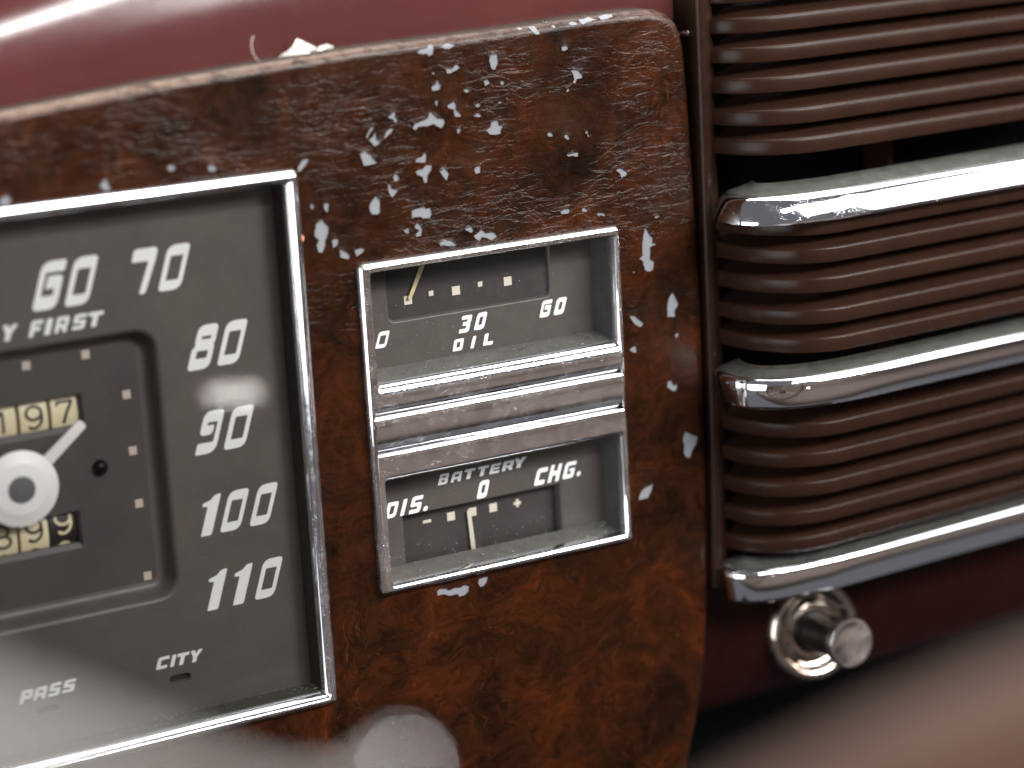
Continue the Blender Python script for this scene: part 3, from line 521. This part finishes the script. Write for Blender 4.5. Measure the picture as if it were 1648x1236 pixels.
text('lettering', [('T', -98.2, 82.5, 3.7, 3.9), ('Y', -92.4, 82.5, 3.8, 3.9), ('F', -85.1, 82.5, 3.0, 4.0), ('I', -81.2, 82.5, 1.5, 3.95), ('R', -78.6, 82.55, 3.2, 3.9), ('S', -74.1, 82.65, 3.2, 3.75), ('T', -70.4, 82.7, 3.8, 3.7)], FY - .05, M['white'], face, 'white lettering TY FIRST')
text('lettering', [('P', -97.4, -10.3, 3.05, 3.35), ('A', -93.75, -10.2, 3.1, 3.2), ('S', -89.9, -10.15, 2.9, 3.3), ('S', -86.2, -10.05, 3.05, 3.2)], FY - .05, M['white'], face, 'white lettering PASS')
text('lettering', [('C', -61.05, -9.65, 3.15, 3.2), ('I', -57.2, -9.72, 1.1, 3.15), ('T', -55.75, -9.75, 3.25, 3.15), ('Y', -52.25, -9.8, 3.4, 3.2)], FY - .05, M['white'], face, 'white lettering CITY')
# odometer drums with raised print that follows the drum
def strip(path, w):
    """ribbon of width w along a 2D polyline, round enough at the joints"""
    L, Rr = [], []
    for i, p in enumerate(path):
        a = Vector(path[max(0, i - 1)]); b = Vector(path[min(len(path) - 1, i + 1)]); t = (b - a).normalized(); nn = Vector((-t.y, t.x)) * w / 2
        L.append(Vector(p) + nn); Rr.append(Vector(p) - nn)
    return L, Rr
def arc(cx, cz, rx, rz, a0, a1, n=16): return [(cx + rx * math.cos(R(a0 + (a1 - a0) * i / n)), cz + rz * math.sin(R(a0 + (a1 - a0) * i / n))) for i in range(n + 1)]
def lerp_path(pts, n=6):
    o = []
    for a, b in zip(pts, pts[1:]): o += [(a[0] + (b[0] - a[0]) * i / n, a[1] + (b[1] - a[1]) * i / n) for i in range(n)]
    return o + [pts[-1]]
DIG = {'1': [lerp_path([(-.75, 1.7), (.1, 2.75)]), lerp_path([(.15, 2.9), (.15, -2.9)])],
       '7': [lerp_path([(-2.0, 1.9), (-2.0, 2.75)]), lerp_path([(-2.1, 2.75), (2.0, 2.75)]), lerp_path([(1.95, 2.75), (.2, -.2), (-.6, -2.9)])],
       '9': [arc(0, 1.1, 1.95, 1.7, 0, 360, 28), arc(-.15, -.2, 2.1, 2.7, 25, -130, 18)],
       '8': [arc(0, 1.4, 1.6, 1.35, 0, 360, 24), arc(0, -1.35, 1.95, 1.5, 0, 360, 24)],
       '0': [arc(0, 0, 1.9, 2.8, 0, 360, 28)]}
def drum(xc, zc, w, digits, dm, pm, rad=11.5, yc=DY + 1.5 + 11.5):
    g = Geo(); loops = []
    for i in range(49):
        a = R(-80 + 160 * i / 48); loops.append([(xc - w/2, yc - rad * math.cos(a), zc + rad * math.sin(a)), (xc + w/2, yc - rad * math.cos(a), zc + rad * math.sin(a))])
    g.loft(loops, closed=False)
    for s_ in (-1, 1): g.add([(xc + s_ * w/2, yc, zc)] + [l[0 if s_ < 0 else 1] for l in loops], [(0, i, i + 1) for i in range(1, 49)])
    d = g.make('odometer_drum', dm, sp)
    for ch, dz in digits:
        g = Geo()
        for j, path in enumerate(DIG[ch]):
            L, Rr = strip(path, .78); rr = rad + .04 + .015 * j
            def on(p):
                a = (p.y + dz) / rad; return (xc + p.x, yc - rr * math.cos(a), zc + rr * math.sin(a))
            n = len(L); g.add([on(p) for p in L] + [on(p) for p in Rr], [(i, i + 1, n + i + 1, n + i) for i in range(n - 1)])
        g.make('odometer_digit', pm, d, smooth=False)
for i, ch in enumerate('7918'): drum(-75.9 - 8.1 * i, 60.6, 7.1, [(ch, .1)], M['drum'], M['black'])
drum(-79.35, 30.6, 6.9, [('9', 1.9), ('0', -6.4)], M['black'], M['drum'])
drum(-87.05, 30.6, 7.3, [('9', 1.2), ('0', -6.9)], M['drum'], M['black'])
drum(-95.2, 30.6, 7.3, [('8', .9), ('0', -7.0)], M['drum'], M['black'])
g = Geo(); g.box(-113, -72, DY + 5.0, DY + 5.4, 54, 67); g.box(-106, -75, DY + 5.0, DY + 5.4, 24, 37); g.make('drum_well', M['shaft'], sp, smooth=False)
# needle
nd = Geo(); HY = 12.2
lathe(nd, (-90.4, HY + .5, 44.3), (0, -1, 0), [(2.2, -2.2), (9.6, -.2), (9.75, 0), (9.7, .45), (9.3, .65), (7.2, .85), (7.0, 1.0), (6.2, 1.1), (4.2, 1.3), (3.6, 1.32)], 64, True, True)
a = Vector((-73.3, 57.9)); b = Vector((-90.4, 44.3)); t = (a - b).normalized(); nn = Vector((-t.y, t.x))
def bar(a, b, w0, w1, y, th, tipn=6):
    t = (b - a).normalized(); nn = Vector((-t.y, t.x)); o = [a + nn * w0 / 2, a - nn * w0 / 2]
    for i in range(tipn + 1):
        an = R(-90 + 180 * i / tipn); o.append(b + nn * math.sin(an) * w1 / 2 + t * math.cos(an) * w1 * .28)
    return [[(p.x, y + th, p.y) for p in o], [(p.x, y + .12, p.y) for p in o], [(b.x * .02 + p.x * .98, y, b.y * .02 + p.y * .98) for p in o]]
nd.loft(bar(b + t * 8.8, a, 3.0, 2.6, HY, .9), True, True)
ndo = nd.make('needle', M['needle'], sp)
g = Geo(); lathe(g, (-90.4, HY - .86, 44.3), (0, -1, 0), [(3.5, 0), (3.45, .12), (3.2, .2), (.5, .24), (.35, .12), (0, .1)], 32); g.make('hub_cap', M['hub'], ndo)
g = Geo(); g.add([(X0+3.6, 3.6, Z0+3.6), (X1-3.6, 3.6, Z0+3.6), (X1-3.6, 3.6, Z1-3.6), (X0+3.6, 3.6, Z1-3.6)], [(0, 1, 2, 3)]); g.make('dial_glass', M['glass'], sp, smooth=False)

# ------------------------------------------------------------------ oil and battery gauges in one chrome frame
ga = thing('gauge_cluster', 'chrome framed pair of gauges, OIL above and BATTERY below', 'gauge', (39, 2.5, 45))
g = Geo(); WX = 78.2
g.loft([rrect(d, WX - d, d, 90 - d, max(.25, 1.4 - d * .7), y) for d, y in ((0, 2.6), (.02, 1.7), (.14, 1.1), (.38, .6), (.75, .24), (1.2, .06), (1.6, .02), (1.7, .3))])
def block(z0, z1, opening, top, bot):
    # plate inside the rim; its top or bottom edge may be a rounded nose or a fall-off (list of (inset, y))
    x0, x1 = 1.45, WX - 1.45; l = []
    for k in range(7):
        dt, yt = top[k]; db_, yb = bot[k]
        q = rrect(x0, x1, z0 + db_, z1 - dt, .05, 0, 2); zm = (z0 + z1) / 2
        l.append([(x, yt if z > zm else yb, z) for x, y, z in q])
    a0, a1, b0, b1, low, up = opening
    for i in range(11):
        t = R(62 * i / 10); u = 1 - math.sin(t) / math.sin(R(62)); dy = (1 - math.cos(t)) / (1 - math.cos(R(62)))
        l.append(rrect(a0 - .7 * u, a1 + 1.25 * u, b0 - low * u, b1 + up * u, .8 + .3 * u, dy * (1.0 + .25 * low), 2))
    l += [rrect(a0 + .1, a1 - .05, b0 + .1, b1 - .05, .8, 1.3 + .25 * low, 2), rrect(a0 + .15, a1 - .1, b0 + .15, b1 - .1, .8, 3.5, 2)]
    g.loft(l)
FLAT = [(0, .02)] * 7
NOSE = [(0, 2.4), (0.02, 1.2), (.10, .72), (.28, .32), (.6, .06), (1.0, -.06), (2.4, -.10)]
FALL = [(0, 2.4), (0.02, 1.3), (.35, .85), (.9, .5), (1.8, .2), (2.6, .06), (3.0, 0)]
block(49.25, 88.55, (3.3, 76.2, 57.4, 87.2, 3.6, .8), FLAT, FALL)
prof = [(2.4, 49.2), (1.2, 49.18), (.72, 49.1), (.32, 48.92), (.06, 48.6), (-.08, 48.15), (-.20, 47.2), (-.24, 46.2), (-.18, 45.0), (.0, 43.4), (.28, 41.8), (.7, 40.3), (1.1, 39.4), (1.3, 39.22), (2.4, 39.2)]
g.loft([[(x, y, z) for y, z in prof] for x in (1.45, WX / 2, WX - 1.45)], closed=False)
block(1.45, 39.15, (3.4, 75.9, 2.5, 31.4, .9, 1.6), NOSE, FLAT)
g.make('bezel', M['chrome'], ga, angle=60)
for b0, b1 in ((57.4, 87.2), (2.0, 31.4)):
    w = Geo(); a0, a1 = 3.35, 76.15
    w.loft([rrect(a0 - .2, a1 + .2, b0, b1 + .1, .6, 3.3), rrect(a0 + .2, a1 - .6, b0 + .55, b1 - .35, .5, 3.35), rrect(a0 + .25, a1 - 2.0, b0 + 2.2, b1, .4, 10.4)])
    w.make('recess_wall', M['wall'], ga)
def gauge_face(z0, z1, rec, depth):
    o = [Vector(p) for p in ((2.0, z0), (76, z0), (76, z1), (2.0, z1))]
    rim = [Vector((p[0], p[2])) for p in rrect(*rec, 0, 6)]
    vv, ff, _ = cdt_faces(o, [rim]); g = Geo(); g.add([(p.x, FY, p.y) for p in vv], ff)
    g.loft([[(p.x, FY + dy, p.y) for p in (inset(rim, d) if d else rim)] for d, dy in ((0, 0), (.25, .12), (.45, .45), (.6, depth))])
    fc = g.make('face_plate', M['gface'], ga, angle=60)
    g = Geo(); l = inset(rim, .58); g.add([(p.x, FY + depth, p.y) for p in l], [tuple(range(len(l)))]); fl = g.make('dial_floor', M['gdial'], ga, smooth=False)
    return fc, fl
fo, do = gauge_face(56, 96, (11.5, 61.3, 71.0, 94, 2.3), 1.2)
fb, db = gauge_face(-3, 34, (11.7, 61.1, -2.0, 18.1, .6), 3.0)
def sq(x, z, w, h, y, par):
    g = Geo(); g.box(x - w/2, x + w/2, y - .10, y - .02, z - h/2, z + h/2, .04); return g.make('scale_mark', M['cream'], par, smooth=False)
for x, z, s_ in ((18.35, 76.35, 2.35), (25.25, 77.2, 1.38), (32.7, 76.85, 2.4), (40.05, 77.55, 1.38), (48.5, 77.15, 2.4)): sq(x, z, s_, s_, FY + 1.2, do)
sq(20.5, 13.95, 2.55, .85, FY + 3, db)
for x in (27.85, 34.5, 40.95): sq(x, 13.95, 2.4, 2.4, FY + 3, db)
g = Geo(); y = FY + 2.93
g.add([(48.55 + a, y, 13.8 + b) for a, b in ((-.42,-1.15),(.42,-1.15),(.42,-.42),(1.15,-.42),(1.15,.42),(.42,.42),(.42,1.15),(-.42,1.15),(-.42,.42),(-1.15,.42),(-1.15,-.42),(-.42,-.42))], [tuple(range(12))])
g.make('plus_mark', M['cream'], db, smooth=False)
g = Geo(); g.loft(bar(Vector((24.6, 88.5)), Vector((18.55, 76.9)), 1.25, 1.05, FY + .35, .35), True, True); g.make('needle', M['tan'], ga)
g = Geo(); g.loft(bar(Vector((33.85, 3.2)), Vector((33.05, 14.6)), 1.35, 1.15, FY + 2.2, .35), True, True); g.make('needle', M['cream'], ga)
T = FY - .05
text('numeral', [('3', 32.1, 65.3, 3.0, 4.6), ('o', 36.7, 65.45, 3.05, 4.6, .33)], T, M['gwhite'], fo, 'white numeral 30')
text('numeral', [('6', 56.97, 65.85, 3.05, 4.6, .3), ('o', 61.4, 65.9, 3.1, 4.6, .33)], T, M['gwhite'], fo, 'white numeral 60')
text('numeral', [('0', 7.3, 65.0, 3.15, 4.35)], T, M['gwhite'], fo, 'white numeral 0')
text('lettering', [('o', 29.95, 60.65, 2.95, 3.2, .25), ('I', 35.34, 60.65, 1.0, 3.25), ('L', 39.2, 60.8, 2.95, 3.2, .27)], T, M['gwhite'], fo, 'white lettering OIL')
text('lettering', [('B', 23.0, 24.4, 2.8, 2.95), ('A', 26.9, 24.42, 3.0, 2.75), ('T', 30.6, 24.5, 3.3, 2.8), ('T', 34.8, 24.6, 3.25, 2.7), ('E', 38.8, 24.6, 3.05, 2.7), ('R', 42.7, 24.7, 3.3, 2.65), ('Y', 45.95, 24.8, 3.85, 2.8)], T, M['gwhite'], fb, 'white lettering BATTERY')
text('lettering', [('C', 52.4, 18.7, 3.4, 4.7), ('H', 56.75, 18.75, 3.5, 4.85), ('G', 61.5, 18.9, 3.45, 4.65), ('.', 66.0, 18.95, 1.3, 1.3)], T, M['gwhite'], fb, 'white lettering CHG.')
text('lettering', [('D', 6.5, 18.0, 3.3, 4.35), ('I', 11.1, 18.0, 1.2, 4.5), ('S', 13.7, 18.0, 3.35, 4.65), ('.', 18.0, 18.0, 1.35, 1.35)], T, M['gwhite'], fb, 'white lettering DIS.')
text('numeral', [('o', 34.5, 18.35, 3.05, 4.9, .28)], T, M['gwhite'], fb, 'white numeral 0')

# dust and lint lying in the recesses
def dust(parent, n, x0, x1, yz, corner, up=(0, 0)):
    g = Geo()
    for i in range(n):
        k = random.random(); x = x1 - (x1 - x0) * (k ** 2.2 if random.random() < corner else k)
        t = random.random(); y = yz[0] + (yz[2] - yz[0]) * t; z = yz[1] + (yz[3] - yz[1]) * t
        s_ = random.choice((.08, .10, .12, .16, .22)) * random.uniform(.7, 1.3); q = []
        for j in range(3):
            a = random.uniform(0, 6.28); q.append((x + s_ * math.cos(a), y + s_ * .8 * math.sin(a), z + random.uniform(.0, .1)))
        q.append((x, y, z + s_ * .9)); g.add(q, [(0, 1, 3), (1, 2, 3), (2, 0, 3), (0, 2, 1)])
        if random.random() < .10:      # a hair
            a = random.uniform(0, 6.28); L_ = random.uniform(.8, 2.2); c_ = [(x + L_ * u * math.cos(a + u), y, z + .1 + abs(L_ * u * math.sin(a + u)) * .8) for u in (0, .33, .66, 1)]
            g.loft([[(p[0] + .03 * math.cos(w), p[1] + .03, p[2] + .03 * math.sin(w)) for w in (0, 2.1, 4.2)] for p in c_])
    for i in range(n // 4):            # specks clinging to the face
        x = random.uniform(x0, x1); z = yz[3] + random.uniform(.3, up[1]) ** 1.0; s_ = random.uniform(.05, .11)
        q = [(x + s_ * math.cos(a), FY - .04 - .05 * (a > 3), z + s_ * math.sin(a)) for a in (0, 1.6, 3.1, 4.7)]; g.add(q, [(0, 1, 2, 3)])
    o = g.make('dust', M['dust'], parent, smooth=False); o['kind'] = 'stuff'
BASE[0] = Vector((39, 2.5, 45))
dust(ga, 150, 5, 75, (3.6, 58.1, 9.8, 59.6), .4, (0, 20)); dust(ga, 170, 5, 74, (3.6, 2.9, 9.8, 4.5), .4, (0, 6))
BASE[0] = Vector((-90, 2.5, 45))
dust(sp, 320, -100, -18.5, (3.8, -22.6, 9.8, -22.7), .7, (0, 90))

# ------------------------------------------------------------------ radio speaker grille
gr = thing('speaker_grille', 'brown slatted speaker grille with three chrome bars right of the gauges', 'grille', (111, 4, 60))
def yf(z):
    if z > 105: return -17 + .3 * (z - 105)
    return -26 + 9 * ((z - 62) / 43) ** 2 if z > 62 else -26 + 12 * ((z - 62) / 70) ** 2
def path(yv, x0=111.0, y0=6.0, a=24.0, n=2.2, xend=260):
    p = []
    for i in range(25):
        t = R(88 * i / 24); p.append(Vector((x0 + a * (1 - math.cos(t) ** (2 / n)), y0 - (y0 - yv) * math.sin(t) ** (2 / n))))
    e = p[-1]
    for s_ in (12, 30, 60, 100, xend - e.x): p.append(Vector((e.x + s_, e.y + math.tan(R(4)) * s_)))
    nr = []
    for i in range(len(p)):
        t = (p[min(len(p) - 1, i + 1)] - p[max(0, i - 1)]).normalized(); nr.append(Vector((-t.y, t.x)))
    return p, nr
def sweep(g, pth, prof, z0, tilt=0.0):
    p, nr = pth
    g.loft([[(a.x + b.x * (n + tilt * z), a.y + b.y * (n + tilt * z), z0 + z) for n, z in prof] for a, b in zip(p, nr)], True, True)
def slope(z): return (yf(z + 1) - yf(z - 1)) / 2
SLAT = [(.75, 0), (.25, .18), (0, .7), (-.02, 3.65), (.07, 4.0), (.3, 4.28), (.8, 4.48), (3.2, 5.1), (9.5, 7.5), (9.5, 5.5), (4, .8)]
for z in (138.26, 130.3, 122.05, 113.35, 105.45, 83.7, 76.05, 67.9, 59.15, 51.1, 26.3, 17.3, 8.2, -.8, -9.5):
    g = Geo(); sweep(g, path(yf(z)), SLAT, z, slope(z + 2) * .35); g.make('slat', M['slat'], gr, angle=40)
for z in (146.4, 154.6):
    g = Geo(); sweep(g, path(yf(z)), SLAT, z, slope(z + 2) * .35); g.make('slat', M['slat'], gr, angle=40)
def bar_path(yv, xend=260, dx=0):
    ctl = [(111.0, -1.5), (109.2, -5), (108.3, -8.5), (108.5, -12.2), (110.2, -15.7), (114.2, -18.9), (120.5, -21.3), (129, -22.5), (140, -22.7)]
    ctl = [Vector((x + dx, 5.5 + (y - 5.5) * (yv - 5.5) / -28.2)) for x, y in ctl]
    e = ctl[-1]; ctl += [Vector((e.x + s_, e.y + math.tan(R(4)) * s_)) for s_ in (25, 60, 120)]
    p = []
    for i in range(len(ctl) - 1):
        a, b_, c_, d = ctl[max(0, i - 1)], ctl[i], ctl[i + 1], ctl[min(len(ctl) - 1, i + 2)]
        for j in range(5):
            t = j / 5; p.append(.5 * ((2 * b_) + (c_ - a) * t + (2 * a - 5 * b_ + 4 * c_ - d) * t * t + (3 * b_ - a - 3 * c_ + d) * t ** 3))
    p.append(ctl[-1]); nr = []
    for i in range(len(p)):
        t = (p[min(len(p) - 1, i + 1)] - p[max(0, i - 1)]).normalized(); nr.append(Vector((-t.y, t.x)))
    return p, nr
def BAR(h): return [(3, .5), (-1.8, 0), (-3.0, .15), (-3.6, .6), (-3.85, 1.4), (-3.85, h * .5), (-3.8, h - 2.2), (-3.5, h - 1.25), (-2.9, h - .6), (-2.1, h - .1), (-1.2, h + .25), (.5, h + .85), (2.0, h + 1.4), (3.6, h + 2.2), (3.6, 1)]
for z, h in ((87.9, 8.0), (36.8, 9.2), (-23.8, 10.6)):
    g = Geo(); sweep(g, bar_path(yf(z), dx=3.0 if z < 0 else 0), BAR(h), z, slope(z + 5) * (1.45 if z > 60 else 1 if z > 0 else .35)); g.make('chrome_bar', M['bar'], gr, angle=38)
g = Geo(); prof = [(104.8, 15), (106.6, 8), (107.4, 4.6), (108.2, 3.6), (109.4, 3.4), (112.0, 3.8), (113.2, 5.0), (113.6, 8), (113.8, 20)]
g.loft([[(x - (0 if z > 20 else .03 * (20 - z)), y, z) for x, y in prof] for z in (-21, 0, 20, 60, 100, 165)], closed=False)
g.make('side_surround', M['slat'], gr, angle=50)
g = Geo(); g.box(170.6, 172.4, 3, 15, -20, 165); g.make('support_rib', M['slat'], gr, smooth=False)
g = Geo(); g.box(112, 262, 15, 16, -20, 170); g.make('back_plate', M['void'], gr, smooth=False)

# ------------------------------------------------------------------ maroon lower dash, pull knob
ld = thing('lower_dashboard', 'dark maroon lower dashboard strip under the chrome grille bars', 'dashboard', (150, 8, -40))
g = Geo(); prof = [(14, -8), (6.5, -14), (6.0, -30), (6.2, -48), (6.8, -55), (8.6, -59.5), (12, -62.2), (18, -63.4), (40, -64), (88, -64)]
g.loft([[(x, y + .02 * (x - 100), z + .018 * (x - 105)) for y, z in prof] for x in (96, 105, 130, 160, 200, 262)], closed=False)
g.make('rolled_sheet', M['darkmaroon'], ld)
kn = thing('pull_knob', 'chrome and black pull knob under the lowest chrome bar', 'knob', (141.5, 6, -42))
ax = Vector((-.02, -.98, .10)); og = Vector((141.5, 6.6, -42.0))
g = Geo(); lathe(g, og, ax, [(15.4, -2), (15.4, 1.6), (15.0, 2.8), (14.2, 3.5), (13.2, 3.6), (12.2, 3.0), (11.2, 1.7), (10.2, 1.2), (9.4, 1.5), (8.9, 2.2), (8.0, 2.5), (6.4, 2.5), (6.0, 2.2)], 56, False, True); g.make('escutcheon', M['knob'], kn, angle=45)
g = Geo(); lathe(g, og, ax, [(6.1, 1.0), (6.0, 17.5), (6.6, 18.4)], 40, True, True); g.make('shaft', M['shaft'], kn)
g = Geo(); lathe(g, og, ax, [(5.8, 18.2), (7.0, 18.6), (7.5, 19.8), (7.45, 21.2), (7.1, 21.9), (6.6, 21.9), (5.6, 21.6), (3.6, 21.3), (1.6, 21.2), (0, 21.15)], 48); g.make('cap', M['chrome'], kn, angle=60)

# ------------------------------------------------------------------ out-of-focus things in front of the dash
def tube(g, pts, rad, n=18):
    P = [Vector(p) for p in pts]; up = Vector((0, 0, 1)); loops = []
    for i, p in enumerate(P):
        t = (P[min(len(P) - 1, i + 1)] - P[max(0, i - 1)]).normalized(); u = t.cross(up).normalized(); w = u.cross(t)
        r = rad[i] if hasattr(rad, '__len__') else rad
        loops.append([p + (u * math.cos(2 * math.pi * j / n) + w * math.sin(2 * math.pi * j / n)) * r for j in range(n)])
    g.loft(loops, True, True)
wc = Vector((-67, -455, -83)); p2 = Vector((-106, -367, 100.5))
cdir = (wc - p2).normalized(); tdir = Vector((31.8, -13, 13)); tdir = (tdir - cdir * tdir.dot(cdir)).normalized(); wn = tdir.cross(cdir).normalized()
RAD = (wc - p2).length
sw = thing('steering_wheel', 'blurred tan steering wheel rim in front of the maroon lower dashboard', 'steering wheel', wc)
def onw(a, r, h=0): return wc + (-cdir * math.cos(a) + tdir * math.sin(a)) * r + wn * h
g = Geo(); n = 96; loops = []
for i in range(n + 1):
    a = 2 * math.pi * i / n; c = onw(a, RAD); ro = (c - wc).normalized()
    loops.append([c + (ro * math.cos(2 * math.pi * j / 20) + wn * math.sin(2 * math.pi * j / 20)) * 13.0 for j in range(20)])
g.loft(loops); g.make('rim', M['rim'], sw)
s = 1 if wn.y < 0 else -1
for k in (0.5, 2.6, 4.7):
    g = Geo(); tube(g, [onw(k, 30, -12 * s), onw(k, RAD * .5, -8 * s), onw(k, RAD - 8, 0)], [9, 6, 5]); g.make('spoke', M['lever'], sw)
g = Geo(); lathe(g, wc - wn * 25 * s, wn * s, [(34, -8), (36, 4), (33, 12), (24, 17), (0, 20)], 40, True); g.make('hub', M['rim'], sw)
lv = thing('column_lever', 'blurred pale lever with round end crossing in front of the speedometer', 'lever', (-180, -330, 115))
g = Geo(); LV = [(-224.0, -402.3, 153.7), (-207.1, -390.7, 143.7), (-191.0, -376.7, 132.4), (-173.5, -361.6, 119.3), (-161.6, -353.1, 113.7), (-153.9, -347.8, 113.8)]
tube(g, LV, [4.6, 3.4, 2.3, 1.4, 1.0, .8]); g.make('rod', M['lever'], lv)
e = Vector(LV[-1])
g = Geo(); lathe(g, e - Vector((0, 0, 2.8)), (0, 0, 1), [(1.9 * math.sin(math.pi * i / 16), 1.9 - 1.9 * math.cos(math.pi * i / 16)) for i in range(17)], 28, True, True); g.make('ball_end', M['bar'], lv)
